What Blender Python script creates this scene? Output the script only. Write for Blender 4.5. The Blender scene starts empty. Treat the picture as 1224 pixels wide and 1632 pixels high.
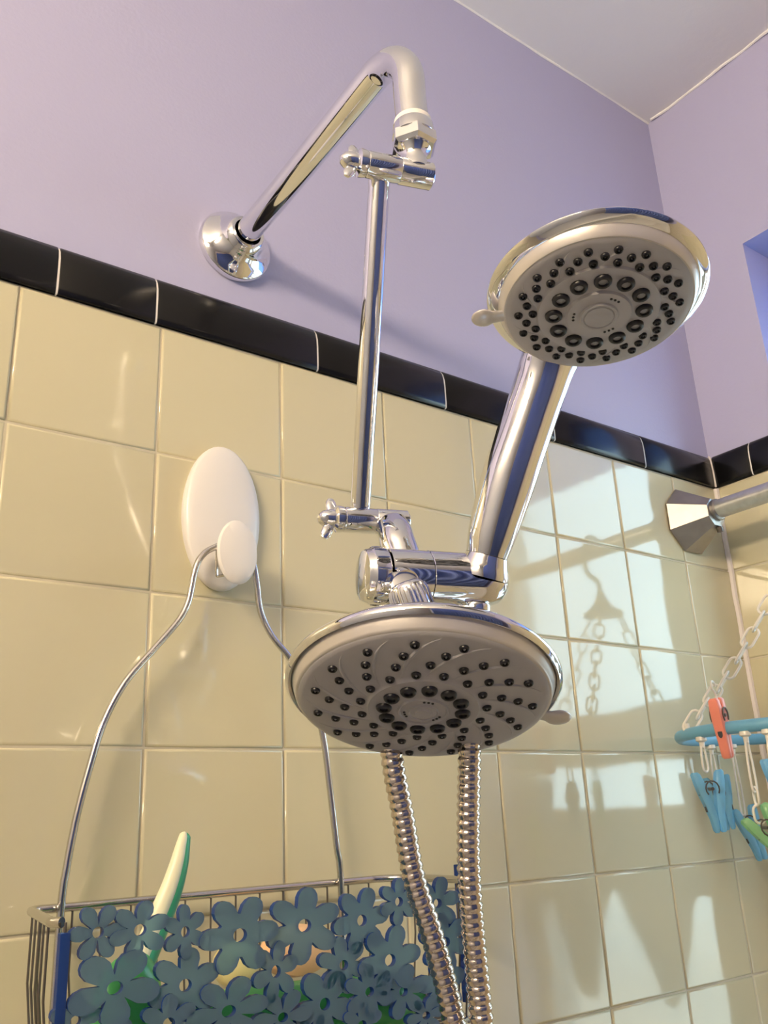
import bpy, bmesh, math, random
from mathutils import Vector, Matrix

random.seed(7)
scn = bpy.context.scene
col = scn.collection
PI = math.pi

# ------------------------------------------------------------------ camera
cam_d = bpy.data.cameras.new('camera')
cam = bpy.data.objects.new('camera', cam_d)
col.objects.link(cam)
RIGHT = Vector((0.80731, -0.58838, -0.04568))
DOWN = Vector((0.16014, 0.29286, -0.94265))
FWD = Vector((0.56802, 0.75370, 0.33066))
m = Matrix((RIGHT, -DOWN, -FWD)).transposed().to_4x4()
m.translation = Vector((-0.12827, -0.59982, -0.38466))
cam.matrix_world = m
cam_d.sensor_fit = 'HORIZONTAL'
cam_d.sensor_width = 36.0
cam_d.lens = 36.0 * 1415.5 / 1224.0
cam_d.clip_start = 0.01
scn.camera = cam

# ------------------------------------------------------------------ light
scn.view_settings.view_transform = 'Standard'
scn.view_settings.look = 'None'
scn.view_settings.exposure = 0.10
scn.view_settings.gamma = 1.0
scn.view_settings.use_curve_mapping = False

SKY = (0.52, 0.80, 1.0)
SKY_STRENGTH = 7.0
world = bpy.data.worlds.new('overcast_sky')
scn.world = world
world.use_nodes = True
wn, wl = world.node_tree.nodes, world.node_tree.links
wn.clear()
wo = wn.new('ShaderNodeOutputWorld')
wb = wn.new('ShaderNodeBackground')
wb.inputs['Strength'].default_value = SKY_STRENGTH
tc = wn.new('ShaderNodeTexCoord')
sx = wn.new('ShaderNodeSeparateXYZ')
rp = wn.new('ShaderNodeValToRGB')
rp.color_ramp.elements[0].position = 0.42
rp.color_ramp.elements[0].color = (0.46, 0.52, 0.52, 1)
rp.color_ramp.elements[1].position = 0.50
rp.color_ramp.elements[1].color = (0.68, 0.86, 0.96, 1)
e = rp.color_ramp.elements.new(1.0)
e.color = (0.30, 0.60, 1.0, 1)
ma = wn.new('ShaderNodeMath'); ma.operation = 'MULTIPLY_ADD'
ma.inputs[1].default_value = 0.5; ma.inputs[2].default_value = 0.5
wl.new(tc.outputs['Generated'], sx.inputs[0])
wl.new(sx.outputs['Z'], ma.inputs[0])
wl.new(ma.outputs[0], rp.inputs[0])
wl.new(rp.outputs[0], wb.inputs['Color'])
wl.new(wb.outputs[0], wo.inputs[0])

def area_light(name, loc, target, sx_, sy_, energy, color, portal=False):
    d = bpy.data.lights.new(name, 'AREA')
    d.shape = 'RECTANGLE'; d.size = sx_; d.size_y = sy_
    d.energy = energy; d.color = color
    o = bpy.data.objects.new(name, d); col.objects.link(o)
    o.location = loc
    o.rotation_euler = (Vector(target) - Vector(loc)).to_track_quat('-Z', 'Y').to_euler()
    if portal: d.cycles.is_portal = True
    return o
# the window is the way daylight enters: a sampling portal for the sky
area_light('window_portal', (1.03, -0.29, -0.20), (0, -0.29, -0.20), 1.04, 0.42, 1.0, (1, 1, 1), portal=True)

LAMP_COLOR = (1.0, 0.79, 0.53)
LAMP_ENERGY = 21.5

# ------------------------------------------------------------------ materials
def nodes_of(mat):
    return mat.node_tree.nodes, mat.node_tree.links

def mat_basic(name, rgb, rough=0.5, metal=0.0, spec=0.5, bump=0.0, bscale=40.0, var=0.0, vscale=8.0, coat=0.0, sss=0.0, bdist=0.001, detail=3.0):
    mt = bpy.data.materials.new(name); mt.use_nodes = True
    n, l = nodes_of(mt)
    b = n['Principled BSDF']
    b.inputs['Base Color'].default_value = (*rgb, 1)
    b.inputs['Roughness'].default_value = rough
    b.inputs['Metallic'].default_value = metal
    b.inputs['Specular IOR Level'].default_value = spec
    b.inputs['Coat Weight'].default_value = coat
    b.inputs['Coat Roughness'].default_value = 0.05
    if sss:
        b.inputs['Subsurface Weight'].default_value = sss
        b.inputs['Subsurface Radius'].default_value = (0.004, 0.004, 0.004)
    t = n.new('ShaderNodeTexCoord')
    if var:
        no = n.new('ShaderNodeTexNoise'); no.inputs['Scale'].default_value = vscale
        no.inputs['Detail'].default_value = 4
        l.new(t.outputs['Object'], no.inputs['Vector'])
        mx = n.new('ShaderNodeMix'); mx.data_type = 'RGBA'
        mx.inputs[6].default_value = (*[c * (1 - var) for c in rgb], 1)
        mx.inputs[7].default_value = (*[min(1, c * (1 + var)) for c in rgb], 1)
        l.new(no.outputs['Fac'], mx.inputs[0])
        l.new(mx.outputs[2], b.inputs['Base Color'])
    if bump:
        no = n.new('ShaderNodeTexNoise'); no.inputs['Scale'].default_value = bscale
        no.inputs['Detail'].default_value = detail
        l.new(t.outputs['Object'], no.inputs['Vector'])
        bp = n.new('ShaderNodeBump'); bp.inputs['Strength'].default_value = bump
        bp.inputs['Distance'].default_value = bdist
        l.new(no.outputs['Fac'], bp.inputs['Height'])
        l.new(bp.outputs[0], b.inputs['Normal'])
    return mt

M = {}
M['paint'] = mat_basic('lavender_paint', (0.45, 0.45, 0.675), 0.55, spec=0.35, bump=0.35, bscale=260, bdist=0.0006, detail=2)
M['pale_paint'] = mat_basic('pale_paint', (0.80, 0.81, 0.84), 0.6)
M['ceiling'] = mat_basic('white_ceiling_paint', (0.90, 0.90, 0.92), 0.8, spec=0.2, bump=0.3, bscale=120, bdist=0.0008)
def mat_tile():
    mt = mat_basic('cream_glazed_tile', (0.74, 0.66, 0.45), 0.07, spec=0.75, bump=0.30, bscale=9, bdist=0.0022, detail=2.0)
    n, l = nodes_of(mt)
    b = n['Principled BSDF']
    oi = n.new('ShaderNodeObjectInfo')
    hs = n.new('ShaderNodeHueSaturation'); hs.inputs['Color'].default_value = (0.63, 0.585, 0.405, 1)
    mr = n.new('ShaderNodeMapRange'); mr.inputs[3].default_value = 0.96; mr.inputs[4].default_value = 1.03
    l.new(oi.outputs['Random'], mr.inputs[0]); l.new(mr.outputs[0], hs.inputs['Value'])
    l.new(hs.outputs[0], b.inputs['Base Color'])
    g = n.new('ShaderNodeNewGeometry')
    for nd in n:
        if nd.type == 'TEX_NOISE': l.new(g.outputs['Position'], nd.inputs['Vector'])
    return mt
M['tile'] = mat_tile()
M['black_tile'] = mat_basic('black_glazed_tile', (0.006, 0.006, 0.007), 0.22, spec=0.32, bump=0.2, bscale=30, bdist=0.001)
M['grout'] = mat_basic('old_grout', (0.60, 0.55, 0.43), 0.9, spec=0.1, var=0.25, vscale=30)
M['white_grout'] = mat_basic('white_grout', (0.75, 0.72, 0.70), 0.8, spec=0.2)
M['caulk'] = mat_basic('white_caulk', (0.80, 0.74, 0.72), 0.5, bump=0.4, bscale=90)
M['floor'] = mat_basic('grey_floor_tile', (0.62, 0.62, 0.62), 0.4)
M['enamel'] = mat_basic('white_enamel', (0.75, 0.73, 0.68), 0.12)
M['chrome'] = mat_basic('polished_chrome', (0.80, 0.80, 0.82), 0.045, metal=1.0)
M['steel'] = mat_basic('brushed_steel', (0.62, 0.60, 0.58), 0.16, metal=1.0)
M['hose'] = mat_basic('hose_steel', (0.66, 0.58, 0.52), 0.13, metal=1.0)
M['dark_metal'] = mat_basic('dark_wire', (0.16, 0.14, 0.12), 0.35, metal=0.6)
M['zinc'] = mat_basic('dull_zinc', (0.40, 0.38, 0.36), 0.42, metal=1.0, var=0.25, vscale=45)
M['zinc_tube'] = mat_basic('spotted_aluminium', (0.58, 0.58, 0.58), 0.36, metal=0.85, var=0.35, vscale=60)
M['face'] = mat_basic('satin_grey_plastic', (0.44, 0.43, 0.46), 0.42, spec=0.4)
M['face_ring'] = mat_basic('satin_silver_plastic', (0.60, 0.57, 0.56), 0.32, metal=0.45)
M['rubber'] = mat_basic('black_rubber', (0.012, 0.012, 0.018), 0.35)
M['rubber_mid'] = mat_basic('grey_nozzle_core', (0.34, 0.34, 0.36), 0.3)
M['nozzle_dark'] = mat_basic('dark_grey_nozzle_core', (0.07, 0.07, 0.08), 0.25)
M['white'] = mat_basic('white_plastic', (0.78, 0.76, 0.76), 0.28, sss=0.15)
M['clear_white'] = mat_basic('milky_plastic', (0.80, 0.77, 0.70), 0.25, sss=0.3)
M['tape'] = mat_basic('white_thread_tape', (0.85, 0.82, 0.80), 0.5)
M['peach'] = mat_basic('peach_soap', (0.85, 0.55, 0.32), 0.45, sss=0.2)
M['highlight'] = mat_basic('pale_yellow_highlight', (0.90, 0.78, 0.40), 0.4, sss=0.2)
M['cream'] = mat_basic('cream_plastic', (0.86, 0.84, 0.62), 0.3)
M['wood'] = mat_basic('wood_door', (0.35, 0.16, 0.06), 0.4)

def mat_trans(name, rgb, trans, rough=0.15, trgb=None, glow=0.3):
    mt = bpy.data.materials.new(name); mt.use_nodes = True
    n, l = nodes_of(mt); b = n['Principled BSDF']
    b.inputs['Base Color'].default_value = (*rgb, 1); b.inputs['Roughness'].default_value = rough
    tr = n.new('ShaderNodeBsdfTransparent'); tr.inputs[0].default_value = (*(trgb or rgb), 1)
    tl = n.new('ShaderNodeBsdfTranslucent'); tl.inputs[0].default_value = (*rgb, 1)
    m1 = n.new('ShaderNodeMixShader'); m1.inputs[0].default_value = glow
    m2 = n.new('ShaderNodeMixShader'); m2.inputs[0].default_value = trans
    l.new(b.outputs[0], m1.inputs[1]); l.new(tl.outputs[0], m1.inputs[2])
    l.new(m1.outputs[0], m2.inputs[1]); l.new(tr.outputs[0], m2.inputs[2])
    l.new(m2.outputs[0], n['Material Output'].inputs[0])
    return mt
M['flower'] = mat_trans('smoky_blue_acrylic', (0.21, 0.33, 0.47), 0.46, 0.3, (0.50, 0.74, 0.82), 0.3)
M['flower_edge'] = mat_trans('deep_blue_acrylic_edge', (0.035, 0.09, 0.34), 0.15, 0.2, (0.2, 0.35, 0.8), 0.4)
M['blue_pin'] = mat_trans('sky_blue_plastic', (0.36, 0.70, 0.90), 0.26, 0.25, (0.4, 0.75, 0.95), 0.4)
M['blue_ring'] = mat_basic('powder_blue_plastic', (0.16, 0.42, 0.62), 0.35, sss=0.1)
M['green_pin'] = mat_trans('leaf_green_plastic', (0.42, 0.74, 0.42), 0.18, 0.25, (0.6, 0.9, 0.6), 0.4)
M['coral'] = mat_basic('coral_plastic', (0.90, 0.30, 0.22), 0.35, sss=0.1)
M['green'] = mat_trans('green_plastic', (0.12, 0.55, 0.18), 0.10, 0.2, (0.3, 0.8, 0.4), 0.25)
M['teal'] = mat_basic('sea_green_plastic', (0.05, 0.38, 0.20), 0.3)
M['curtain'] = mat_trans('blue_sheer_cloth', (0.30, 0.42, 0.80), 0.12, 0.8, (0.35, 0.5, 0.95), 0.7)
M['linen'] = mat_basic('linen_cloth', (0.42, 0.40, 0.36), 0.9, spec=0.1)

def mat_glass():
    mt = bpy.data.materials.new('window_glass'); mt.use_nodes = True
    n, l = nodes_of(mt); n.remove(n['Principled BSDF'])
    tr = n.new('ShaderNodeBsdfTransparent'); tr.inputs[0].default_value = (0.93, 0.97, 0.96, 1)
    gl = n.new('ShaderNodeBsdfGlossy'); gl.inputs['Roughness'].default_value = 0.02
    mx = n.new('ShaderNodeMixShader'); mx.inputs[0].default_value = 0.06
    l.new(tr.outputs[0], mx.inputs[1]); l.new(gl.outputs[0], mx.inputs[2])
    l.new(mx.outputs[0], n['Material Output'].inputs[0])
    return mt
M['glass'] = mat_glass()
def mat_emit(name, rgb, s):
    mt = bpy.data.materials.new(name); mt.use_nodes = True
    n, l = nodes_of(mt); b = n['Principled BSDF']
    b.inputs['Base Color'].default_value = (*rgb, 1)
    b.inputs['Emission Color'].default_value = (*rgb, 1); b.inputs['Emission Strength'].default_value = s
    return mt

# ------------------------------------------------------------------ helpers
def tag(o, label=None, cat=None, group=None, kind=None):
    if label: o['label'] = label
    if cat: o['category'] = cat
    if group: o['group'] = group
    if kind: o['kind'] = kind
    return o

def thing(name, loc, label, cat, group=None):
    o = bpy.data.objects.new(name, None)
    o.empty_display_size = 0.02
    col.objects.link(o); o.location = loc
    return tag(o, label, cat, group)

def wpos(o):
    p = Vector((0, 0, 0))
    while o is not None:
        p += Vector(o.location); o = o.parent
    return p

def link(name, me, mats, parent=None, loc=None, label=None, local=False):
    """mesh data given in world coordinates (parents carry translation only) unless local"""
    o = bpy.data.objects.new(name, me)
    col.objects.link(o)
    for mt in (mats if isinstance(mats, (list, tuple)) else [mats]):
        if len(me.materials) < (len(mats) if isinstance(mats, (list, tuple)) else 1): me.materials.append(mt)
    if parent is not None:
        o.parent = parent
        if not local:
            me.transform(Matrix.Translation(-wpos(parent)))
    if loc is not None: o.location = loc
    if label: o['label'] = label
    return o

def obj(name, bm, mats, parent=None, smooth=True, label=None, angle=40, loc=None, local=False):
    me = bpy.data.meshes.new(name)
    bmesh.ops.recalc_face_normals(bm, faces=bm.faces)
    for f in bm.faces: f.smooth = smooth
    if smooth:
        a = math.radians(angle)
        for ed in bm.edges:
            if len(ed.link_faces) == 2 and ed.calc_face_angle(0) > a: ed.smooth = False
    bm.to_mesh(me); bm.free()
    return link(name, me, mats, parent, loc, label, local)

def box(bm, lo, hi, mi=0, bev=0.0):
    r = bmesh.ops.create_cube(bm, size=1.0)
    c = [(a + b) / 2 for a, b in zip(lo, hi)]; s = [b - a for a, b in zip(lo, hi)]
    for v in r['verts']: v.co = Vector((v.co.x * s[0] + c[0], v.co.y * s[1] + c[1], v.co.z * s[2] + c[2]))
    fs = set(f for v in r['verts'] for f in v.link_faces)
    for f in fs: f.material_index = mi
    if bev:
        es = list(set(ed for f in fs for ed in f.edges))
        bmesh.ops.bevel(bm, geom=es, offset=bev, segments=2, affect='EDGES', profile=0.7)
    return bm

def B(lo, hi, bev=0.0):
    bm = bmesh.new(); return box(bm, lo, hi, 0, bev)

def frame_of(n):
    n = Vector(n).normalized()
    x = Vector((1, 0, 0)) - n * n.x
    if x.length < 0.05: x = Vector((0, 1, 0)) - n * n.y
    x.normalize()
    return n, x, n.cross(x)

def lathe(bm, prof, org, axis, seg=48, mi=0, caps=True, xdir=None):
    """prof = [(radius, height along axis)]"""
    n, x, y = frame_of(axis)
    if xdir is not None:
        x = (Vector(xdir) - n * n.dot(Vector(xdir))).normalized(); y = n.cross(x)
    org = Vector(org); rings = []
    for r, h in prof:
        if r < 1e-6: rings.append([bm.verts.new(org + n * h)]); continue
        rings.append([bm.verts.new(org + n * h + (x * math.cos(2 * PI * k / seg) + y * math.sin(2 * PI * k / seg)) * r) for k in range(seg)])
    for a, b in zip(rings, rings[1:]):
        for k in range(seg):
            k2 = (k + 1) % seg
            if len(a) == 1 and len(b) == 1: continue
            if len(a) == 1: f = bm.faces.new((a[0], b[k], b[k2]))
            elif len(b) == 1: f = bm.faces.new((a[k], a[k2], b[0]))
            else: f = bm.faces.new((a[k], a[k2], b[k2], b[k]))
            f.material_index = mi
    if caps:
        for rg in (rings[0], rings[-1]):
            if len(rg) > 2: bm.faces.new(rg).material_index = mi
    return bm

def catmull(pts, n=8, closed=False):
    P = [Vector(p) for p in pts]; out = []; N = len(P)
    rng = range(N if closed else N - 1)
    for i in rng:
        if closed: a, b, c, d = P[(i - 1) % N], P[i], P[(i + 1) % N], P[(i + 2) % N]
        else: a, b, c, d = P[max(i - 1, 0)], P[i], P[i + 1], P[min(i + 2, N - 1)]
        for k in range(n):
            t = k / n
            out.append(0.5 * ((2 * b) + (c - a) * t + (2 * a - 5 * b + 4 * c - d) * t * t + (3 * b - a - 3 * c + d) * t ** 3))
    if not closed: out.append(P[-1])
    return out

def tube(bm, pts, rad, seg=14, closed=False, mi=0, squash=None, caps=True):
    """sweep a circle (or ellipse: squash = (k, dir)) along pts with parallel transport"""
    P = [Vector(p) for p in pts]; N = len(P); rings = []
    R = rad if isinstance(rad, (list, tuple)) else [rad] * N
    def tan(i):
        if closed: return (P[(i + 1) % N] - P[(i - 1) % N]).normalized()
        return (P[min(i + 1, N - 1)] - P[max(i - 1, 0)]).normalized()
    t = tan(0)
    u = Vector(squash[1]) if squash else (Vector((0, 0, 1)) if abs(t.z) < 0.9 else Vector((1, 0, 0)))
    for i in range(N):
        t = tan(i)
        if squash: u = Vector(squash[1])
        u = (u - t * t.dot(u)).normalized(); v = t.cross(u)
        k1 = (squash[0][i] if isinstance(squash[0], list) else squash[0]) if squash else 1.0
        rings.append([bm.verts.new(P[i] + (u * math.cos(2 * PI * k / seg) * k1 + v * math.sin(2 * PI * k / seg)) * R[i]) for k in range(seg)])
    for i in range(N if closed else N - 1):
        a, b = rings[i], rings[(i + 1) % N]
        for k in range(seg):
            k2 = (k + 1) % seg
            bm.faces.new((a[k], a[k2], b[k2], b[k])).material_index = mi
    if not closed and caps:
        bm.faces.new(rings[0]).material_index = mi; bm.faces.new(rings[-1]).material_index = mi
    return bm

def T(pts, rad, n=8, seg=14, closed=False, **k):
    bm = bmesh.new()
    return tube(bm, catmull(pts, n, closed), rad, seg, closed, **k)

# ================================================================== SETTING
S = 0.1095          # tile pitch
XC = 0.857          # the corner with the window wall
ZC = 0.592          # ceiling height
XL, YF, ZF = -1.20, -2.30, -1.90
WY0, WY1, WZ0, WZ1 = -0.50, -0.100, -0.72, 0.313   # window opening

# back wall
wall_back = obj('wall_back', B((XL - .1, .004, ZF), (XC + .2, .12, ZC + .05)), M['paint'], smooth=False)
tag(wall_back, kind='structure')
obj('grout_bed', B((XL, .0012, ZF + .3), (XC, .0042, .002)), M['grout'], wall_back, smooth=False)

def tile_mesh(w, h, t=.006, g=.0008):
    """a glazed tile lying in the x-z plane, front towards -y at y = 0, lower left corner of its cell at the origin"""
    bm = bmesh.new()
    rings = []
    for ins, y in ((g, t), (g, .0012), (g + .0005, .0004), (g + .0018, 0.0)):
        rings.append([bm.verts.new(c) for c in ((ins, y, ins), (w - ins, y, ins), (w - ins, y, h - ins), (ins, y, h - ins))])
    for a, b in zip(rings, rings[1:]):
        for k in range(4):
            bm.faces.new((a[k], a[(k + 1) % 4], b[(k + 1) % 4], b[k])).smooth = True
    bm.faces.new(rings[-1])
    bmesh.ops.recalc_face_normals(bm, faces=bm.faces)
    # open at the back: make sure the front looks at -y
    me = bpy.data.meshes.new('tile')
    if rings[-1][0].link_faces:
        f = [f for f in bm.faces if len(f.verts) == 4 and all(abs(v.co.y) < 1e-7 for v in f.verts)][0]
        if f.normal.y > 0: bmesh.ops.reverse_faces(bm, faces=bm.faces)
    bm.to_mesh(me); bm.free()
    me.materials.append(M['tile'])
    return me
full = tile_mesh(S, S)
part_w = XC - 7 * S - S * 0 - .0005
def put_tile(me, x, y, z, parent, rz=0.0):
    o = bpy.data.objects.new('tile', me); col.objects.link(o); o.parent = parent
    o.location = (x, y, z)
    o.rotation_euler = (math.radians(random.uniform(-.22, .22)), 0, rz + math.radians(random.uniform(-.22, .22)))
    return o
edge_w = XC - 7 * S
edge = tile_mesh(edge_w, S)
for r in range(0, 9):
    for c in range(-5, 7):
        put_tile(full, c * S, random.uniform(-.0002, .0002), -(r + 1) * S, wall_back)
    put_tile(edge, 7 * S, 0, -(r + 1) * S, wall_back)

# black bullnose cap tiles
def cap_mesh(w, d=0.0, mat=None):
    bm = bmesh.new()
    prof = [(.0055, .0006), (-.0015 + d, .0006), (-.0028 + d, .002), (-.0032 + d, .006), (-.0033 + d, .024), (-.0028 + d, .032), (-.0012 + d, .039 - d * .5), (.0015 + d, .0435 - d), (.0048, .0455 - d)]
    rows = []
    for x in (.0006, .0016, w - .0016, w - .0006):
        k = .0006 if x < .001 or x > w - .001 else 0
        rows.append([bm.verts.new((x, y + k, z)) for y, z in prof])
    for a, b in zip(rows, rows[1:]):
        for i in range(len(prof) - 1): bm.faces.new((a[i], a[i + 1], b[i + 1], b[i]))
    bm.faces.new(rows[0]); bm.faces.new(rows[-1])
    bmesh.ops.recalc_face_normals(bm, faces=bm.faces)
    for f in bm.faces: f.smooth = True
    for ed in bm.edges:
        if len(ed.link_faces) == 2 and ed.calc_face_angle(0) > .6: ed.smooth = False
    me = bpy.data.meshes.new('cap_tile'); bm.to_mesh(me); bm.free(); me.materials.append(mat or M['black_tile'])
    return me
joints = [-.5826, -.4306, -.2786, -.1266, .0254, .1035, .2556, .4055, .5606, .7157, XC - .001]
for a, b in zip(joints, joints[1:]):
    o = bpy.data.objects.new('cap_tile', cap_mesh(b - a)); col.objects.link(o); o.parent = wall_back; o.location = (a, 0, 0)
o = bpy.data.objects.new('cap_grout', cap_mesh(XC - joints[0], .0005, M['white_grout'])); col.objects.link(o); o.parent = wall_back; o.location = (joints[0], 0, 0)

# window wall with its opening
bm = bmesh.new()
box(bm, (XC + .003, YF - .1, ZF), (XC + .15, WY0, ZC + .05))
box(bm, (XC + .003, WY1, ZF), (XC + .15, .004, ZC + .05))
box(bm, (XC + .003, WY0, WZ1), (XC + .15, WY1, ZC + .05))
box(bm, (XC + .003, WY0, ZF), (XC + .15, WY1, WZ0))
wall_right = tag(obj('wall_right', bm, M['paint'], smooth=False), kind='structure')
bm = bmesh.new()
box(bm, (XC + .001, WY1 + .001, ZF + .3), (XC + .0035, 0, .002))
box(bm, (XC + .001, -1.6, ZF + .3), (XC + .0035, WY0 - .001, .002))
box(bm, (XC + .001, WY0, ZF + .3), (XC + .0035, WY1, WZ0 - .01))
obj('grout_bed', bm, M['grout'], wall_right, smooth=False)
narrow = tile_mesh(.0985, S)
for r in range(0, 9):
    put_tile(narrow, XC, -.0005, -(r + 1) * S, wall_right, -PI / 2)
    for c in range(4):
        put_tile(full, XC, WY0 - .003 - c * S, -(r + 1) * S, wall_right, -PI / 2)
for a, b in ((-.0008, -.0551), (-.0551, -.0985), (WY0 - .002, WY0 - .154), (WY0 - .154, WY0 - .306)):
    o = bpy.data.objects.new('cap_tile', cap_mesh(a - b)); col.objects.link(o); o.parent = wall_right
    o.location = (XC, a, 0); o.rotation_euler = (0, 0, -PI / 2)
o = bpy.data.objects.new('cap_grout', cap_mesh(.0975, .0005, M['white_grout'])); col.objects.link(o); o.parent = wall_right; o.location = (XC, -.0008, 0); o.rotation_euler = (0, 0, -PI / 2)
# caulk bead down the corner, a little wobbly
pts = [(XC - .0012 + random.uniform(-.0005, .0005), -.0012 + random.uniform(-.0005, .0005), -.001 - k * .018) for k in range(58)]
obj('caulk_bead', T(pts, .0040, 3, 8), M['caulk'], wall_right)
obj('caulk_bead', T([(XC - .0040, -.0038, .001), (XC - .0036, -.0036, .02), (XC - .0030, -.0026, .034), (XC - .0005, -.0005, .042), (XC + .002, .0025, .046)], .0013, 5, 8), M['caulk'], wall_right)

ceiling = tag(obj('ceiling', B((XL - .1, YF - .1, ZC), (XC + .2, .12, ZC + .08)), M['ceiling'], smooth=False), kind='structure')
pts = [(XC + .0015 + random.uniform(-.002, .001), -.004 - k * .03, ZC - .0005 + random.uniform(-.0015, .0012)) for k in range(40)]
obj('paint_ridge', T(pts, .0022, 3, 6), M['ceiling'], ceiling)
pts = [(XL + .3 + k * .03, .0035, ZC + random.uniform(-.0012, .0012)) for k in range(69)]
obj('paint_ridge', T(pts, .0018, 3, 6), M['ceiling'], ceiling)

tag(obj('floor', B((XL - .1, YF - .1, ZF - .08), (XC + .2, .12, ZF)), M['floor'], smooth=False), kind='structure')
tag(obj('wall_left', B((XL - .1, YF - .1, ZF), (XL, .004, ZC)), M['pale_paint'], smooth=False), kind='structure')
wall_front = tag(obj('wall_front', B((XL, YF - .1, ZF), (XC + .003, YF, ZC)), M['pale_paint'], smooth=False), kind='structure')
door = tag(obj('door_1', B((-1.1, YF - .002, ZF + .01), (-.35, YF + .03, ZF + 2.02), .003), M['wood'], smooth=False), kind='structure')
bm = bmesh.new(); lathe(bm, [(.0, .06), (.022, .055), (.028, .04), (.018, .02), (.012, .0)], (-.42, YF + .03, -.95), (0, 1, 0), 20)
obj('door_knob', bm, M['steel'], door)

# window: frame, sashes, panes, sill
win = tag(obj('window_1', B((XC + .10, WY0 + .001, WZ0 + .001), (XC + .147, WY0 + .03, WZ1 - .001)), M['enamel'], smooth=False), kind='structure')
obj('frame_jamb', B((XC + .10, WY1 - .03, WZ0 + .001), (XC + .147, WY1 - .001, WZ1 - .001)), M['enamel'], win, smooth=False)
obj('frame_head', B((XC + .10, WY0 + .03, WZ1 - .03), (XC + .147, WY1 - .03, WZ1 - .001)), M['enamel'], win, smooth=False)
obj('meeting_rail', B((XC + .105, WY0 + .03, -.318), (XC + .145, WY1 - .03, -.238), .002), M['enamel'], win, smooth=False)
obj('pane', B((XC + .122, WY0 + .03, -.239), (XC + .126, WY1 - .03, WZ1 - .03)), M['glass'], win, smooth=False)
obj('pane', B((XC + .122, WY0 + .03, WZ0 + .03), (XC + .126, WY1 - .03, -.317)), M['glass'], win, smooth=False)
obj('window_sill', B((XC - .012, WY0 - .01, WZ0 - .02), (XC + .15, WY1 + .0, WZ0 + .004), .002), M['enamel'], win, smooth=False)

# ================================================================== BATHTUB
tub = thing('bathtub', (.1, -.7, ZF), 'white enamelled bathtub below the shower along the window wall', 'bathtub')
bm = bmesh.new()
def rr(x0, x1, y0, y1, r, z, n=6):
    out = []
    for cx, cy, a0 in ((x1 - r, y1 - r, 0), (x0 + r, y1 - r, 90), (x0 + r, y0 + r, 180), (x1 - r, y0 + r, 270)):
        for k in range(n + 1):
            a = math.radians(a0 + 90 * k / n); out.append((cx + r * math.cos(a), cy + r * math.sin(a), z))
    return out
loops = [rr(-.05, .85, -1.62, -.004, .01, ZF + .001), rr(-.05, .85, -1.62, -.004, .02, ZF + .5), rr(-.045, .845, -1.615, -.008, .02, ZF + .51),
         rr(.04, .79, -1.54, -.08, .12, ZF + .51), rr(.055, .775, -1.52, -.10, .12, ZF + .49), rr(.12, .72, -1.4, -.18, .14, ZF + .12), rr(.2, .64, -1.3, -.28, .1, ZF + .09)]
L = [[bm.verts.new(p) for p in lp] for lp in loops]
for a, b in zip(L, L[1:]):
    for k in range(len(a)): bm.faces.new((a[k], a[(k + 1) % len(a)], b[(k + 1) % len(a)], b[k]))
bm.faces.new(L[0]); bm.faces.new(L[-1])
obj('tub_shell', bm, M['enamel'], tub)
bm = bmesh.new(); lathe(bm, [(0, .004), (.03, .003), (.034, 0)], (.42, -.35, ZF + .091), (0, 0, 1), 24); obj('drain', bm, M['chrome'], tub)

# ================================================================== VANITY LAMP
lx, ly, lz = XL + .12, -.84, .34
lamp = thing('wall_lamp', (XL, ly, lz), 'long warm frosted glass wall lamp on the left wall', 'lamp')
obj('back_plate', B((XL + .001, ly - .36, lz - .05), (XL + .025, ly + .36, lz + .05), .004), M['chrome'], lamp)
for s_ in (-.2, .2):
    obj('lamp_arm', T([(XL + .02, ly + s_, lz), (XL + .05, ly + s_, lz), (XL + .075, ly + s_, lz)], .012, 3, 12), M['chrome'], lamp)
bm = bmesh.new(); lathe(bm, [(.0, -.38), (.05, -.375), (.062, -.36), (.065, -.33), (.065, .33), (.062, .36), (.05, .375), (0, .38)], (lx, ly, lz), (0, 1, 0), 28)
obj('glass_shade', bm, mat_emit('warm_lit_shade', (1.0, 0.78, 0.50), 8.0), lamp)
ld = area_light('lamp_light', (lx + .075, ly, lz), (lx + 1.0, ly + .05, lz + .15), .62, .16, LAMP_ENERGY, LAMP_COLOR)

# ================================================================== SHOWER ARM
arm = thing('bent_shower_pipe', (.174, 0, .102), 'bent chrome shower arm coming out of a round flange in the lavender wall', 'shower pipe')
pts = [(.174, .002, .102), (.174, -.04, .1035), (.174, -.09, .106), (.174, -.14, .109), (.174, -.185, .112)]
for a in range(0, 91, 9):
    t = math.radians(a); pts.append((.174, -.213 - .036 * math.sin(t), .078 + .036 * math.cos(t)))
pts += [(.174, -.249, .062), (.174, -.250, .040)]
obj('pipe', T(pts, .0108, 5, 40), M['chrome'], arm)
bm = bmesh.new()
lathe(bm, [(.0335, -.004), (.0340, .001), (.0325, .0035), (.028, .0055), (.0235, .010), (.0205, .0125), (.0190, .0175), (.0165, .0225), (.0150, .0235), (.0125, .0232), (.0118, .020)], (.174, .0, .102), (0, -1, .02), 64, caps=False)
obj('flange', bm, M['chrome'], arm)
bm = bmesh.new(); lathe(bm, [(.0109, 0), (.0122, .0005), (.0124, .004), (.0109, .0045)], (.174, -.250, .0445), (0, 0, -1), 32, caps=False)
obj('thread_tape', bm, M['tape'], arm, label='white thread tape ring')

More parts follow.
